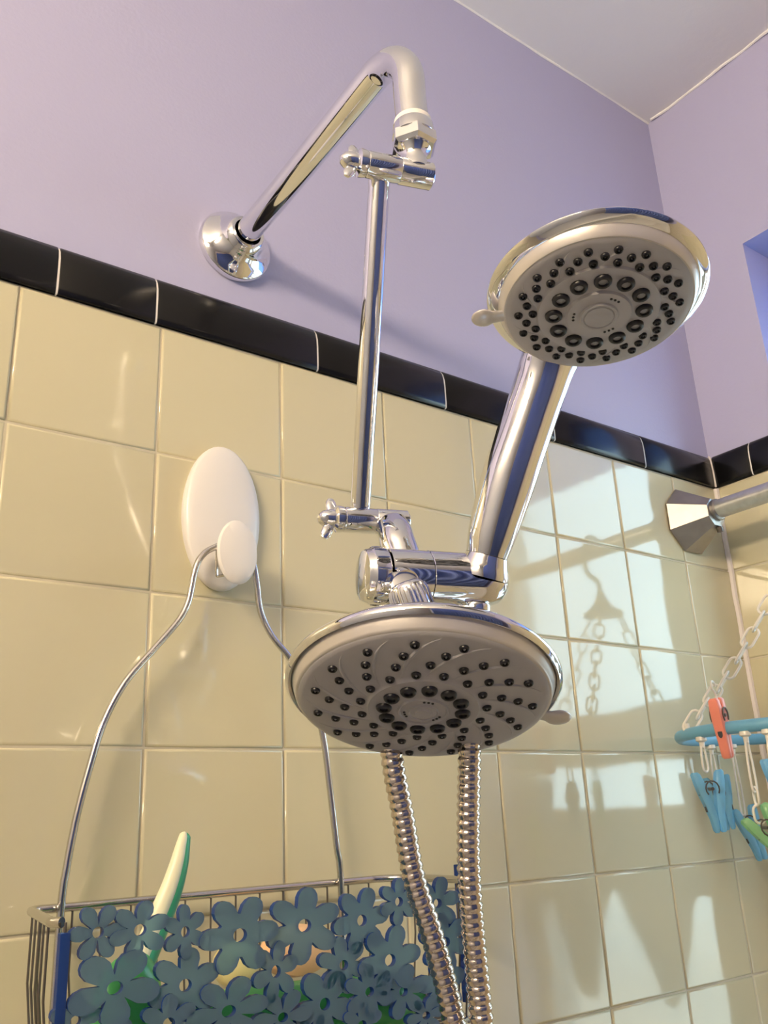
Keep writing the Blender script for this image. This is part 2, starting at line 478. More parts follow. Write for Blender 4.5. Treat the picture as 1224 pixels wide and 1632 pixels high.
# ================================================================== EXTENSION ARM
AX = Vector((.95, -.30, 0)).normalized()
ext = thing('extension_arm', (.174, -.25, .04), 'slim chrome extension bar with a winged pivot at each end', 'extension arm')
bm = bmesh.new()   # hex swivel nut + ball
lathe(bm, [(.0108, 0), (.0128, .0004), (.0136, .002), (.0139, .0095), (.0120, .0098)], (.174, -.250, .0405), (0, 0, -1), 40, caps=False)
lathe(bm, [(.0130, .0085), (.0152, .0090), (.0153, .0165), (.0132, .0190), (.0085, .0191)], (.174, -.250, .0405), (0, 0, -1), 6, caps=False, xdir=(.6, -1, 0))
obj('hex_nut', bm, M['chrome'], ext, angle=25)
bm = bmesh.new()
lathe(bm, [(.0125, 0), (.0105, -.003), (.0085, -.0055), (.0078, -.009), (.0088, -.013), (.009, -.018)], (.174, -.249, .0235), (0, 0, 1), 32)
obj('swivel_ball', bm, M['chrome'], ext)
def pivot(c, parent, flip=1):
    c = Vector(c)
    bm = bmesh.new()
    lathe(bm, [(.0, -.022), (.0076, -.022), (.0084, -.0212), (.0085, -.0005), (.0082, 0), (.0085, .0005), (.0086, .0212), (.0078, .022), (0, .022)], c, AX, 40)
    obj('pivot_barrel', bm, M['chrome'], parent)
    wing = bmesh.new()
    lathe(wing, [(.0084, .0), (.0088, -.002), (.0088, -.0045), (.0060, -.006), (.0062, -.009), (.0050, -.0135), (.0026, -.0165), (0, -.0172)], c - AX * .0222, AX, 28)
    obj('wing_nut', wing, M['chrome'], parent)
    n, x, y = frame_of(AX)
    for s in (1, -1):
        bm = bmesh.new()
        d = (Vector((0, 0, 1)) * .92 + x.cross(n) * .0 + Vector((.25, .1, 0)) ).normalized() * s
        b0 = c - AX * .030
        tube(bm, [b0 + d * .003, b0 + d * .008 - AX * .001, b0 + d * .0125 - AX * .002, b0 + d * .0150 - AX * .0025], [.0030, .0036, .0034, .0018], 12, squash=(.5, d.cross(AX)))
        obj('wing', bm, M['chrome'], parent)
PT, PB = Vector((.164, -.2451, .0043)), Vector((.1986, -.156, -.1978))
pivot(PT, ext); pivot(PB, ext)
bar_t, bar_b = Vector((.1555, -.2360, .004)), Vector((.1896, -.1521, -.1911))
bm = bmesh.new(); tube(bm, [bar_t, bar_t.lerp(bar_b, .02), bar_t.lerp(bar_b, .5), bar_t.lerp(bar_b, .98), bar_b], [.0062, .0069, .0068, .0067, .0062], 32)
obj('bar', bm, M['chrome'], ext)

# ================================================================== DIVERTER VALVE
BO = Vector((.1676, -.1811, -.2444))      # left end of the body
dv = thing('diverter_valve', tuple(BO), 'thick chrome three-way diverter barrel holding the hand shower above the round head', 'valve')
bm = bmesh.new()
lathe(bm, [(.0155, .0155), (.0169, .0159), (.0171, .0175), (.0170, .0412)], BO, AX, 56, caps=False)
lathe(bm, [(.0165, .0150), (.0, .0150)], BO, AX, 56, caps=False)
obj('body', bm, M['chrome'], dv)
bm = bmesh.new()
lathe(bm, [(.0, -.0002), (.0120, .0006), (.0150, .0012), (.0158, .0022), (.0163, .0045), (.0172, .0054), (.0174, .0135), (.0168, .0144), (.0, .0144)], BO, AX, 56)
cap = obj('selector_knob', bm, M['chrome'], dv)
for k in range(14):
    a = 2 * PI * k / 14; n, x, y = frame_of(AX); d = x * math.cos(a) + y * math.sin(a)
    bm = bmesh.new(); tube(bm, [BO + AX * .0062 + d * .0171, BO + AX * .010 + d * .0174, BO + AX * .0132 + d * .0171], .0006, 6); obj('grip_ridge', bm, M['chrome'], cap)
bm = bmesh.new()
lathe(bm, [(.0165, .0414), (.0172, .0420), (.0170, .052), (.0168, .073), (.0163, .082), (.0145, .0885), (.0108, .0925), (.0057, .0945), (0, .095)], BO, AX, 56, caps=False)
lathe(bm, [(.0165, .0414), (0, .0414)], BO, AX, 56, caps=False)
obj('outlet_body', bm, M['chrome'], dv)
obj('elbow', T([(.2080, -.1595, -.1985), (.2065, -.1640, -.2040), (.2030, -.1710, -.2100), (.2000, -.1765, -.2175), (.2000, -.1800, -.2260), (.200, -.183, -.234)], [.0085] * 3 + [.0100, .0108] + [.0115] * 21, 5, 28), M['chrome'], dv)
HC = Vector((.183, -.215, -.313)); HN = Vector((-.268, -.26, -.928)).normalized()
# cradle socket under the handle
hd = (Vector((.2405, -.2142, -.2307)) - Vector((.2418, -.2197, -.2173))).normalized()
hb = Vector((.2405, -.2142, -.2307))
bm = bmesh.new(); lathe(bm, [(.0120, -.0010), (.0131, -.0007), (.0131, .0002), (.0120, .0006)], hb, hd, 36)
obj('seal_ring', bm, M['dark_metal'], dv)
bm = bmesh.new(); lathe(bm, [(.0120, .0004), (.0133, .0004), (.0138, .0020), (.0150, .0060), (.0168, .0110), (.0168, .0140)], hb, hd, 40, caps=False)
obj('cradle', bm, M['chrome'], dv)
# hose outlet on the wall side
bm = bmesh.new(); tube(bm, [(.1950, -.186, -.250), (.1965, -.178, -.262), (.1978, -.172, -.275), (.1985, -.169, -.288)], [.009, .009, .0095, .0098], 24)
obj('hose_outlet', bm, M['chrome'], dv)

# ================================================================== nozzles
def nozzle_mesh(r, h, core, big=False):
    bm = bmesh.new()
    lathe(bm, [(r, 0), (r * .96, h * .6), (r * .80, h), (r * .56, h * .92)], (0, 0, 0), (0, 0, 1), 14, 0, caps=False)
    lathe(bm, [(r * .56, h * .92), (r * .50, h * .25)], (0, 0, 0), (0, 0, 1), 14, 0, caps=False)
    lathe(bm, [(r * .50, h * .25), (r * .34, h * .3), (0, h * .6)], (0, 0, 0), (0, 0, 1), 14, 1 if big else 0, caps=False)
    if not big:
        lathe(bm, [(r * .26, h * .56), (r * .18, h * .85), (0, h * .9)], (0, 0, 0), (0, 0, 1), 8, 1, caps=False)
    me = bpy.data.meshes.new('nozzle')
    for f in bm.faces: f.smooth = True
    bmesh.ops.recalc_face_normals(bm, faces=bm.faces)
    bm.to_mesh(me); bm.free(); me.materials.append(M['rubber']); me.materials.append(core)
    return me

def put_on(me, name, parent, c, n, x, y, r, ang, h, tilt=0.0, spin=0.0):
    a = math.radians(ang)
    e_r = x * math.cos(a) + y * math.sin(a)
    z = (n + e_r * tilt).normalized()
    xx = (e_r - z * z.dot(e_r)).normalized(); yy = z.cross(xx)
    mt = Matrix((xx, yy, z)).transposed().to_4x4()
    o = bpy.data.objects.new(name, me); col.objects.link(o); o.parent = parent
    mt.translation = c + e_r * r + n * h - wpos(parent)
    o.matrix_local = mt
    return o

def interp(prof, r):
    for (r0, h0), (r1, h1) in zip(prof, prof[1:]):
        if (r0 - r) * (r1 - r) <= 0 and r0 != r1: return h0 + (h1 - h0) * (r - r0) / (r1 - r0)
    return prof[-1][1]

# ================================================================== ROUND SHOWER HEAD
hn, hx, hy = frame_of(HN)
head = thing('round_showerhead', tuple(HC), 'large round chrome-rimmed shower head with grey face under the diverter, tilted down', 'shower head')
bm = bmesh.new()
lathe(bm, [(.0090, -.040), (.0160, -.036), (.0260, -.027), (.0480, -.017), (.0660, -.008), (.0735, -.0035), (.0755, -.0012), (.0762, .0008), (.0758, .0028), (.0742, .0042), (.0728, .0030)], HC, hn, 128, caps=False)
obj('rim_shell', bm, M['chrome'], head)
bm = bmesh.new()
lathe(bm, [(.0740, .0014), (.0728, .0016), (.0720, .0034), (.0700, .0088), (.0692, .0097), (.0680, .0099)], HC, hn, 128, caps=False)
obj('face_ring', bm, M['face_ring'], head, label='silvery ring around the grey face')
HP = [(.0684, .0096), (.0676, .0104), (.0650, .0110), (.0592, .0119), (.0510, .0127), (.0427, .0134), (.0343, .0142), (.0312, .0147), (.0300, .0158), (.0288, .0156), (.0214, .0160), (.0160, .0163), (.0142, .0166), (.0135, .0178), (.0128, .0178), (.0122, .0170), (.0084, .0172), (.0078, .0182), (.0072, .0176), (.0048, .0178), (.0044, .0188), (.0036, .0190), (0, .0190)]
bm = bmesh.new(); lathe(bm, HP, HC, hn, 128, caps=False)
face = obj('face_plate', bm, M['face'], head)
sm = nozzle_mesh(.0026, .0016, M['rubber_mid']); bg = nozzle_mesh(.0044, .0020, M['nozzle_dark'], True)
for j, (r, ph) in enumerate(((.0592, 129.6), (.0510, 136.7), (.0427, 144.6), (.0343, 155.6))):
    for k in range(15): put_on(sm, 'nozzle', head, HC, hn, hx, hy, r, ph - 24 * k, interp(HP, r), .12)
for k in range(12): put_on(bg, 'large_nozzle', head, HC, hn, hx, hy, .0215, 177.0 - 30 * k, interp(HP, .0215), .05)
dot = bpy.data.meshes.new('dot'); bm = bmesh.new(); lathe(bm, [(.0008, 0), (.0007, .0004), (0, .0005)], (0, 0, 0), (0, 0, 1), 8); bm.to_mesh(dot); bm.free(); dot.materials.append(M['rubber'])
def ridge(parent, c, n, x, y, prof, r0, a0, r1, a1, w):
    pts = []
    for k in range(13):
        t = k / 12; r = r0 + (r1 - r0) * t; a = math.radians(a0 + (a1 - a0) * (t ** .8))
        pts.append(c + (x * math.cos(a) + y * math.sin(a)) * r + n * (interp(prof, r) - w * .25))
    bm = bmesh.new(); tube(bm, pts, [w * (.25 + .75 * math.sin(PI * min(max(k / 12, .04), .96))) for k in range(13)], 8)
    obj('swirl_ridge', bm, M['face'], parent)
for k in range(15):
    ridge(head, HC, hn, hx, hy, HP, .0635, 129.6 - 24 * k - 12, .0325, 158 - 24 * k - 12, .0013)
for g in range(3):
    for q in range(3):
        put_on(dot, 'spray_mark', face, HC, hn, hx, hy, .0104, 110 - 120 * g + 13 * (q - 1), interp(HP, .0104))
def lever(parent, c, n, x, y, ang, r0, r1, h, w, mat):
    a = math.radians(ang); d = x * math.cos(a) + y * math.sin(a)
    rc = r1 - w; R_ = []
    P_ = [(r0, w * .60), ((r0 + rc) / 2 - .003, w * .62), (rc - w * .75, w * .70)]
    P_ += [(rc + w * math.sin(math.radians(t)), w * math.cos(math.radians(t))) for t in (-35, -15, 0, 20, 40, 55, 68, 80, 87)]
    bm = bmesh.new()
    tube(bm, [c + d * r + n * (h + .0010) for r, _ in P_], [q for _, q in P_], 22, squash=(.34, n))
    return obj('spray_lever', bm, mat, parent)
lever(head, HC, hn, hx, hy, 17.5, .066, .0875, .006, .0075, M['face_ring'])
# ribbed swivel nut and ball above the head
N0 = HC - HN * .034; N1 = Vector((.1836, -.2043, -.2554)); nd = (N0 - N1).normalized()
bm = bmesh.new()
lathe(bm, [(.0070, -.003), (.0094, -.0022), (.0108, .000), (.0116, .004), (.0120, .012), (.0116, .0165), (.0098, .017)], N1, nd, 48)
nut = obj('swivel_nut', bm, M['chrome'], head)
nn_, nx_, ny_ = frame_of(nd)
for k in range(30):
    a = 2 * PI * k / 30; d = nx_ * math.cos(a) + ny_ * math.sin(a)
    bm = bmesh.new(); tube(bm, [N1 + nd * .0005 + d * .0108, N1 + nd * .004 + d * .0118, N1 + nd * .0155 + d * .0120], .00065, 6); obj('grip_ridge', bm, M['chrome'], nut)
bm = bmesh.new(); tube(bm, [N1 + nd * .012, N1.lerp(N0, .8), N0], .0098, 28); obj('neck', bm, M['chrome'], head)
bm = bmesh.new(); tube(bm, [N1 - nd * .002, N1 - nd * .007 + Vector((.004, .012, .003))], .0088, 28); obj('ball_joint', bm, M['chrome'], head)

# ================================================================== HAND SHOWER
GC = Vector((.238, -.325, -.104)); GN = Vector((-.157, -.11, -.98)).normalized()
gn, gx, gy = frame_of(GN)
hand = thing('hand_shower', (.2405, -.2142, -.2307), 'chrome hand-held shower standing up in the cradle, round nozzle face near the ceiling corner', 'hand shower')
bm = bmesh.new()
lathe(bm, [(0, -.0235), (.020, -.0228), (.036, -.0185), (.050, -.0110), (.0585, -.0035), (.0612, -.0008), (.0620, .0006), (.0616, .0016), (.0600, .0028), (.0566, .0050), (.0556, .0050)], GC, gn, 128, caps=False)
obj('rim_shell', bm, M['chrome'], hand)
bm = bmesh.new()
lathe(bm, [(.0560, .0040), (.0556, .0054), (.0534, .0102), (.0526, .0110), (.0518, .0110)], GC, gn, 128, caps=False)
obj('face_ring', bm, M['face_ring'], hand, label='silvery ring around the grey face')
GP = [(.0520, .0108), (.0514, .0113), (.0480, .0117), (.0445, .0120), (.0405, .0126), (.0365, .0131), (.0345, .0134), (.0337, .0146), (.0325, .0148), (.0250, .0152), (.0200, .0156), (.0186, .0160), (.0178, .0176), (.0165, .0178), (.0120, .0176), (.0108, .0178), (.0102, .0190), (.0090, .0190), (.0084, .0184), (.0078, .0190), (0, .0192)]
bm = bmesh.new(); lathe(bm, GP, GC, gn, 128, caps=False)
gface = obj('face_plate', bm, M['face'], hand)
sm2 = nozzle_mesh(.0025, .0017, M['nozzle_dark']); bg2 = nozzle_mesh(.0050, .0022, M['rubber_mid'], True)
for j, (r, ph) in enumerate(((.0445, 123.6), (.0405, 132.2), (.0365, 141.2))):
    for k in range(18): put_on(sm2, 'nozzle', hand, GC, gn, gx, gy, r, ph - 20 * k, interp(GP, r), .12)
for k in range(12): put_on(bg2, 'large_nozzle', hand, GC, gn, gx, gy, .0250, 132 - 30 * k, interp(GP, .025), .05)
for g in range(3):
    for q in range(3):
        put_on(dot, 'spray_mark', gface, GC, gn, gx, gy, .0143, 100 - 120 * g + 10 * (q - 1), interp(GP, .0143))
for k in range(9):
    ridge(hand, GC, gn, gx, gy, GP, .0480, 113.5 - 40 * k, .0350, 134 - 40 * k, .0008)
lever(hand, GC, gn, gx, gy, 226, .050, .0715, .0085, .0070, M['face_ring'])
hp = [(.2540, -.3080, -.0880), (.2590, -.2920, -.0930), (.2610, -.2770, -.1020), (.2600, -.2660, -.1135), (.2581, -.2575, -.1289), (.2514, -.2437, -.1610), (.2462, -.2318, -.1884), (.2418, -.2197, -.2173), (.2405, -.2142, -.2307)]
hr = [.0170, .0225, .0218, .0196, .0178, .0174, .0174, .0152, .0131]
hk = [.35, .45, .62, .80, .92, .96, .97, 1.0, 1.0]
cp = catmull(hp, 8); cr = []; ck = []
for i in range(len(hr) - 1):
    for k in range(8):
        t = k / 8
        cr.append(catmull([(r, 0, 0) for r in hr], 8)[i * 8 + k].x); ck.append(hk[i] * (1 - t) + hk[i + 1] * t)
cr.append(hr[-1]); ck.append(hk[-1])
bm = bmesh.new(); tube(bm, cp, cr, 48, squash=(ck, (0, -1, -.4)))
obj('handle', bm, M['chrome'], hand)

# ================================================================== SHOWER HOSE (one hose, a loop below the picture)
hose = thing('shower_hose', (.215, -.17, -.35), 'ribbed steel shower hose hanging in a loop behind the round head', 'hose')
hpts = [(.1987, -.168, -.288), (.1990, -.1645, -.310), (.2000, -.1606, -.347), (.2085, -.1570, -.380), (.2157, -.1554, -.4157), (.2276, -.1556, -.4503), (.2405, -.1540, -.495),
        (.258, -.157, -.60), (.275, -.165, -.78), (.287, -.172, -.98), (.289, -.178, -1.10), (.282, -.182, -1.155), (.268, -.186, -1.175), (.254, -.189, -1.155), (.2465, -.189, -1.10),
        (.2465, -.187, -.98), (.2475, -.183, -.80), (.2475, -.177, -.64), (.2464, -.171, -.4935), (.2347, -.1826, -.4166), (.2310, -.1948, -.3496), (.2345, -.199, -.300), (.2375, -.2030, -.262)]
raw = catmull(hpts, 24)
# resample by arc length
step = .00084
pts = [raw[0]]; acc = 0.0; last = raw[0]
for p in raw[1:]:
    seg = (p - last).length
    while acc + seg >= step:
        t = (step - acc) / seg; last = last.lerp(p, t); pts.append(last.copy()); seg = (p - last).length; acc = 0.0
    acc += seg; last = p
ribs = [.00610, .00655, .00685, .00700, .00702, .00640]
bm = bmesh.new(); tube(bm, pts, [ribs[i % 6] for i in range(len(pts))], 20)
obj('hose_jacket', bm, M['hose'], hose, angle=80)
for a, b in ((hpts[0], hpts[1]), (hpts[-1], hpts[-2])):
    a, b = Vector(a), Vector(b); d = (b - a).normalized()
    bm = bmesh.new(); lathe(bm, [(.0092, 0), (.0096, .002), (.0094, .012), (.0078, .018), (.0072, .024)], a - d * .002, d, 24); obj('hose_end', bm, M['chrome'], hose)

# ================================================================== SUCTION / ADHESIVE HOOK
hook = thing('adhesive_hook', (.163, 0, -.158), 'white oval adhesive hook with round knob stuck on the cream tiles', 'hook')
def oval(bm, c, a, b, prof, seg=48, lean=Vector((0, 0, 0))):
    rings = []
    for s, h in prof:
        if s == 0: rings.append([bm.verts.new(Vector(c) + Vector((0, -h, 0)))]); continue
        rings.append([bm.verts.new(Vector(c) + Vector((a * s * math.cos(2 * PI * k / seg), -h, b * s * math.sin(2 * PI * k / seg) * (1 + .06 * 0)))) for k in range(seg)])
    for p, q in zip(rings, rings[1:]):
        for k in range(seg):
            k2 = (k + 1) % seg
            if len(q) == 1: bm.faces.new((p[k], p[k2], q[0]))
            elif len(p) == 1: bm.faces.new((p[0], q[k2], q[k]))
            else: bm.faces.new((p[k], p[k2], q[k2], q[k]))
    return bm
bm = bmesh.new(); oval(bm, (.1625, 0, -.1545), .0322, .0590, [(.97, -.001), (1, .002), (1, .005), (.98, .0072), (.94, .0085), (.80, .0105), (.5, .0125), (.2, .0133), (0, .0135)])
obj('hook_plate', bm, M['white'], hook)
bm = bmesh.new(); tube(bm, [(.1620, -.010, -.190), (.1620, -.020, -.1915), (.1620, -.030, -.191), (.1620, -.036, -.190)], [.0085, .0075, .0075, .009], 18)
obj('hook_stem', bm, M['white'], hook)
bm = bmesh.new()
lathe(bm, [(.0, -.004), (.0130, -.0035), (.0165, -.0015), (.0172, .0008), (.0160, .0028), (.0110, .0042), (.0050, .0048), (0, .0050)], (0, 0, 0), (0, -1, 0), 40)
for v in bm.verts: v.co.z *= 1.42; v.co.x *= .94
bmesh.ops.transform(bm, matrix=Matrix.Translation((.1590, -.0375, -.1925)), verts=bm.verts)
obj('knob', bm, M['white'], hook)

# ================================================================== WIRE CADDY
cad = thing('shower_caddy', (.155, -.02, -.5), 'chrome wire shower caddy with blue flower front hanging from the white hook', 'caddy')
Lp = [(.1620, -.0200, -.1812), (.1560, -.0205, -.1822), (.1500, -.0205, -.1850), (.1420, -.0205, -.1903), (.1365, -.0205, -.1980), (.1335, -.0205, -.2079), (.1318, -.0205, -.2180), (.1292, -.0205, -.2300), (.1225, -.0205, -.2435), (.1054, -.0205, -.2648), (.0866, -.0205, -.2880), (.0737, -.0205, -.3141), (.0662, -.0205, -.3420), (.0600, -.0205, -.3714), (.0560, -.0205, -.4000), (.0543, -.0200, -.4242), (.0543, -.019, -.505)]
Rp = [(.1680, -.0200, -.1812), (.1740, -.0205, -.1835), (.1795, -.0205, -.1890), (.1825, -.0205, -.1968), (.1850, -.0205, -.2112), (.1879, -.0205, -.2303), (.1975, -.0205, -.2480), (.2130, -.0205, -.2640), (.2300, -.0205, -.2868), (.2405, -.0205, -.3191), (.2460, -.0205, -.3598), (.2505, -.0205, -.3992), (.2535, -.0200, -.4214), (.2540, -.019, -.505)]
obj('hanger_wire', T(list(reversed(Lp)) + Rp, .0024, 6, 14), M['steel'], cad)
# small inner hook wire under the arch
obj('inner_wire', T([(.1515, -.0205, -.1850), (.1512, -.0205, -.193), (.1512, -.0205, -.2055), (.1530, -.0205, -.2070), (.162, -.0205, -.2045), (.175, -.0205, -.2035), (.181, -.0205, -.2000)], .0011, 5, 8), M['steel'], cad)

RIM = [(.0380, -.0150), (.0200, -.1200), (.3000, -.1200), (.3080, -.0150)]   # BL, FL, FR, BR
def rounded(poly, r, n=8):
    out = []; N = len(poly)
    for i in range(N):
        p0, p1, p2 = Vector(poly[i - 1]), Vector(poly[i]), Vector(poly[(i + 1) % N])
        rr_ = r[i]; a = (p0 - p1).normalized(); b = (p2 - p1).normalized()
        ang = a.angle(b); dd = rr_ / math.tan(ang / 2)
        c = p1 + (a + b).normalized() * (rr_ / math.sin(ang / 2))
        s0 = p1 + a * dd - c; s1 = p1 + b * dd - c
        for k in range(n + 1):
            t = k / n; q = (s0 * (1 - t) + s1 * t).normalized() * rr_; out.append(c + q)
    return out
rim = rounded(RIM, (.008, .012, .032, .024))
def loop_tube(z, rad, name, mat, inset=0.0):
    cx, cy = .166, -.068
    pts = [Vector((p.x + (cx - p.x) * inset, p.y + (cy - p.y) * inset, z)) for p in rim]
    pts2 = []
    for i, p in enumerate(pts):
        q = pts[(i + 1) % len(pts)]; d = (q - p).length; k = max(1, int(d / .03))
        for j in range(k): pts2.append(p.lerp(q, j / k))
    bm = bmesh.new(); tube(bm, pts2, rad, 12, True); return obj(name, bm, mat, cad)
back = [Vector((p.x, p.y, -.4235)) for p in ([rim[i % 36] for i in range(9 * 2 + 3, 36)] + [rim[i] for i in range(0, 14)])]
bm = bmesh.new(); tube(bm, back, .0026, 12); obj('rim_wire', bm, M['steel'], cad)
loop_tube(-.5050, .0020, 'bottom_wire', M['steel'], .04)
def rim_at(s, poly=None):
    """point at arc length s along the rim outline starting at its first point"""
    P = poly or rim; acc = 0
    for i in range(len(P)):
        a, b = P[i], P[(i + 1) % len(P)]; d = (b - a).length
        if acc + d >= s: 
            t = (s - acc) / d if d else 0; return a.lerp(b, t), (b - a).normalized()
        acc += d
    return P[0], Vector((1, 0))
total = sum((rim[(i + 1) % len(rim)] - rim[i]).length for i in range(len(rim)))
nw = 40
for k in range(nw):
    p, _ = rim_at(total * k / nw)
    if p.y < -.112 and .03 < p.x < .285: continue
    q = Vector((p.x + (.166 - p.x) * .04, p.y + (-.068 - p.y) * .04))
    bm = bmesh.new(); tube(bm, [(p.x, p.y, -.4235), (p.x, p.y, -.46), (q.x, q.y, -.505)], .0007, 8)
    obj('side_wire', bm, M['dark_metal'], cad)
for k in range(12):
    y = -.024 - k * .008
    bm = bmesh.new(); tube(bm, [(.030, y, -.5055), (.17, y, -.5065), (.298, y, -.5055)], .00085, 8); obj('floor_wire', bm, M['dark_metal'], cad)

# the blue flower panel: flowers bent round the front of the rim
PAN = rounded([(.0370, -.0130), (.0175, -.1245), (.3040, -.1245), (.3110, -.0400)], (.002, .006, .034, .004), 10)
# arc length at which the flat front starts (x of front = s - s0 + x0)
def pan_at(x):
    """x measured along the front; beyond the right corner it runs back along the side"""
    acc = 0; start = None
    # walk from the front-left corner
    idx = 11 * 1 + 10   # last point of the front-left corner
    s = x - PAN[idx].x
    if s <= 0: 
        p = PAN[idx]; return Vector((p.x + s, p.y)), Vector((0, -1))
    i = idx
    while i < 11 * 3:
        a, b = PAN[i], PAN[i + 1]; d = (b - a).length
        if acc + d >= s:
            t = (s - acc) / d; p = a.lerp(b, t); tg = (b - a).normalized(); return p, Vector((tg.y, -tg.x))
        acc += d; i += 1
    return PAN[11 * 3], Vector((1, 0))
panel_z0, panel_z1 = -.500, -.412
def flower(cx, cz, rx, rz, n, rot, hole=.20, off=0.0, cut=.44):
    seg = n * 10; bm = bmesh.new(); F = []; Bk = []
    for layer, yy in (('f', -.0019), ('b', .0019)):
        for ring in (0, 1, 2):
            row = []
            for k in range(seg):
                a = 2 * PI * k / seg
                pet = abs(math.cos(n * (a - rot) / 2)) ** .52
                ro = cut * .55 + (1 - cut * .55) * pet
                rr_ = hole if ring == 0 else (ro if ring == 2 else (hole + ro) / 2)
                hs = 1.0
                x = cx + rx * rr_ * math.cos(a); z = cz + rz * rr_ * math.sin(a)
                p, nn = pan_at(x)
                o_ = -yy + off
                row.append(bm.verts.new((p.x + nn.x * o_, p.y + nn.y * o_, z)))
            (F if layer == 'f' else Bk).append(row)
    for rows in (F, Bk):
        for a, b in zip(rows, rows[1:]):
            for k in range(seg): bm.faces.new((a[k], a[(k + 1) % seg], b[(k + 1) % seg], b[k]))
    for r in (0, 2):
        for k in range(seg): bm.faces.new((F[r][k], F[r][(k + 1) % seg], Bk[r][(k + 1) % seg], Bk[r][k])).material_index = 1
    return bm
FL = [(.0401, -.4289, .0135, .0125, 6, .0), (.0614, -.4298, .0155, .0130, 6, .3), (.0495, -.4545, .0225, .0170, 5, 1.0), (.0871, -.4582, .0190, .0165, 6, .35),
      (.0860, -.4331, .0115, .0125, 6, .6), (.1174, -.4378, .0225, .0190, 6, .05), (.1588, -.4371, .0235, .0190, 6, .38), (.1397, -.4581, .0135, .0145, 6, .3),
      (.1111, -.4732, .0225, .0155, 6, .1), (.1982, -.4381, .0190, .0175, 6, .15), (.2257, -.4301, .0140, .0128, 6, .4), (.2167, -.4613, .0220, .0185, 6, .15),
      (.1845, -.4602, .0165, .0145, 6, .7), (.2258, -.4791, .0175, .0140, 6, .2), (.2009, -.4759, .0170, .0140, 6, .6), (.1712, -.4783, .0190, .0175, 5, .9),
      (.1438, -.4808, .0175, .0130, 6, .0), (.0781, -.4740, .0150, .0125, 6, .5), (.0316, -.4663, .0120, .0110, 5, .2), (.2560, -.4335, .0180, .0150, 6, .2),
      (.2600, -.4560, .0190, .0160, 6, .7), (.2560, -.4800, .0190, .0150, 5, .4), (.2900, -.4260, .0150, .0130, 6, .3), (.3020, -.4520, .0170, .0160, 6, .1), (.2920, -.4780, .0180, .0150, 6, .5),
      (.0520, -.4830, .0170, .0140, 6, .3), (.1000, -.4920, .0150, .0110, 6, .7), (.0280, -.4880, .0120, .0110, 6, .7), (.2420, -.4940, .0140, .0100, 6, .1), (.1950, -.4920, .0140, .0110, 6, .4), (.1640, -.4930, .0130, .0100, 6, .2)]
panel = obj('flower_panel', B((.0215, -.1262, -.5), (.0265, -.1215, -.4275), .0008), M['flower_edge'], cad, label='deep blue acrylic end strip of the flower front')
for i, (a, b, c, d, n, rot) in enumerate(FL):
    obj('flower', flower(a, b, c * 1.06, d * 1.06, n, rot, .17 if c > .016 else .2, (i % 3 - 1) * .0007), [M['flower'], M['flower_edge']], panel, smooth=False)
# right end strip of the panel
p, nn = pan_at(.325)
bm = bmesh.new(); box(bm, (p.x - .0016, p.y - .006, -.5), (p.x + .0016, p.y + .006, -.414), 0, .0008)
obj('end_strip', bm, M['flower_edge'], cad)

# ---------- things in the basket
brush = thing('bath_brush', (.0781, -.060, -.49), 'curved cream and green bath brush handle standing up out of the caddy', 'brush')
bp = [(.1120, -.066, -.3845), (.1100, -.067, -.3920), (.1075, -.068, -.4020), (.1030, -.069, -.4150), (.0965, -.070, -.4290), (.0885, -.074, -.4430), (.0800, -.080, -.4560), (.0730, -.088, -.4700), (.068, -.092, -.486)]
cpb = catmull(bp, 6); rb = [.0030 + .0042 * math.sin(min(1, i / 30) * PI / 2) for i in range(len(cpb))]; rb[0] = .0012; rb[1] = .0024
bm = bmesh.new(); tube(bm, cpb, rb, 20, squash=(.75, (0, 1, 0)))
obj('handle', bm, M['teal'], brush, label='green back of the handle')
bm = bmesh.new(); tube(bm, catmull([(.0820, -.086, -.4470), (.0770, -.090, -.4530), (.0700, -.094, -.4640), (.0650, -.096, -.4800), (.063, -.097, -.4960)], 6), [.002 + .0165 * math.sin(min(1, i / 12) * PI / 2) for i in range(25)], 20, squash=(.5, (0, 1, 0)))
obj('brush_head', bm, M['green'], brush, label='wide green brush head down in the caddy')
bm = bmesh.new(); off_ = Vector((-.0026, -.0012, .0006))
tube(bm, [p + off_ * (r / .0065) for p, r in zip(cpb, rb)], [r * .80 for r in rb], 18, squash=(.9, (0, 1, 0)))
obj('grip_inlay', bm, M['cream'], brush, label='cream face of the handle')
bottle = thing('green_bottle', (.20, -.075, -.492), 'green plastic bottle lying behind the lower flowers of the caddy', 'bottle')
bm = bmesh.new()
lathe(bm, [(0, 0), (.012, .0005), (.0160, .003), (.0175, .008), (.0182, .030), (.0182, .125), (.0170, .138), (.0130, .150), (.0085, .157), (.0080, .166)], (.098, -.096, -.4850), (1, 0, -.035), 36)
obj('bottle_body', bm, M['green'], bottle)
bm = bmesh.new(); lathe(bm, [(0, .162), (.0092, .162), (.0098, .164), (.0098, .180), (.009, .182), (0, .182)], (.098, -.096, -.4850), (1, 0, -.035), 28)
obj('bottle_cap', bm, M['white'], bottle)
soap = thing('soap_bar', (.195, -.060, -.475), 'peach soap bar showing through the flower gaps of the caddy', 'soap')
bm = bmesh.new(); oval(bm, (0, 0, 0), .026, .0155, [(0, 0), (.6, -.001), (.9, .001), (1, .007), (1, .012), (.9, .018), (.6, .0205), (0, .021)])
bmesh.ops.transform(bm, matrix=Matrix.Translation((.2010, -.036, -.4600)), verts=bm.verts)
obj('soap_body', bm, M['peach'], soap)
highlight_bar = thing('soap_bar', (.15, -.06, -.475), 'small pale yellow bar added as a bright highlight left of the peach soap in the caddy', 'soap')  # a bright yellow highlight, put in as a small pale solid
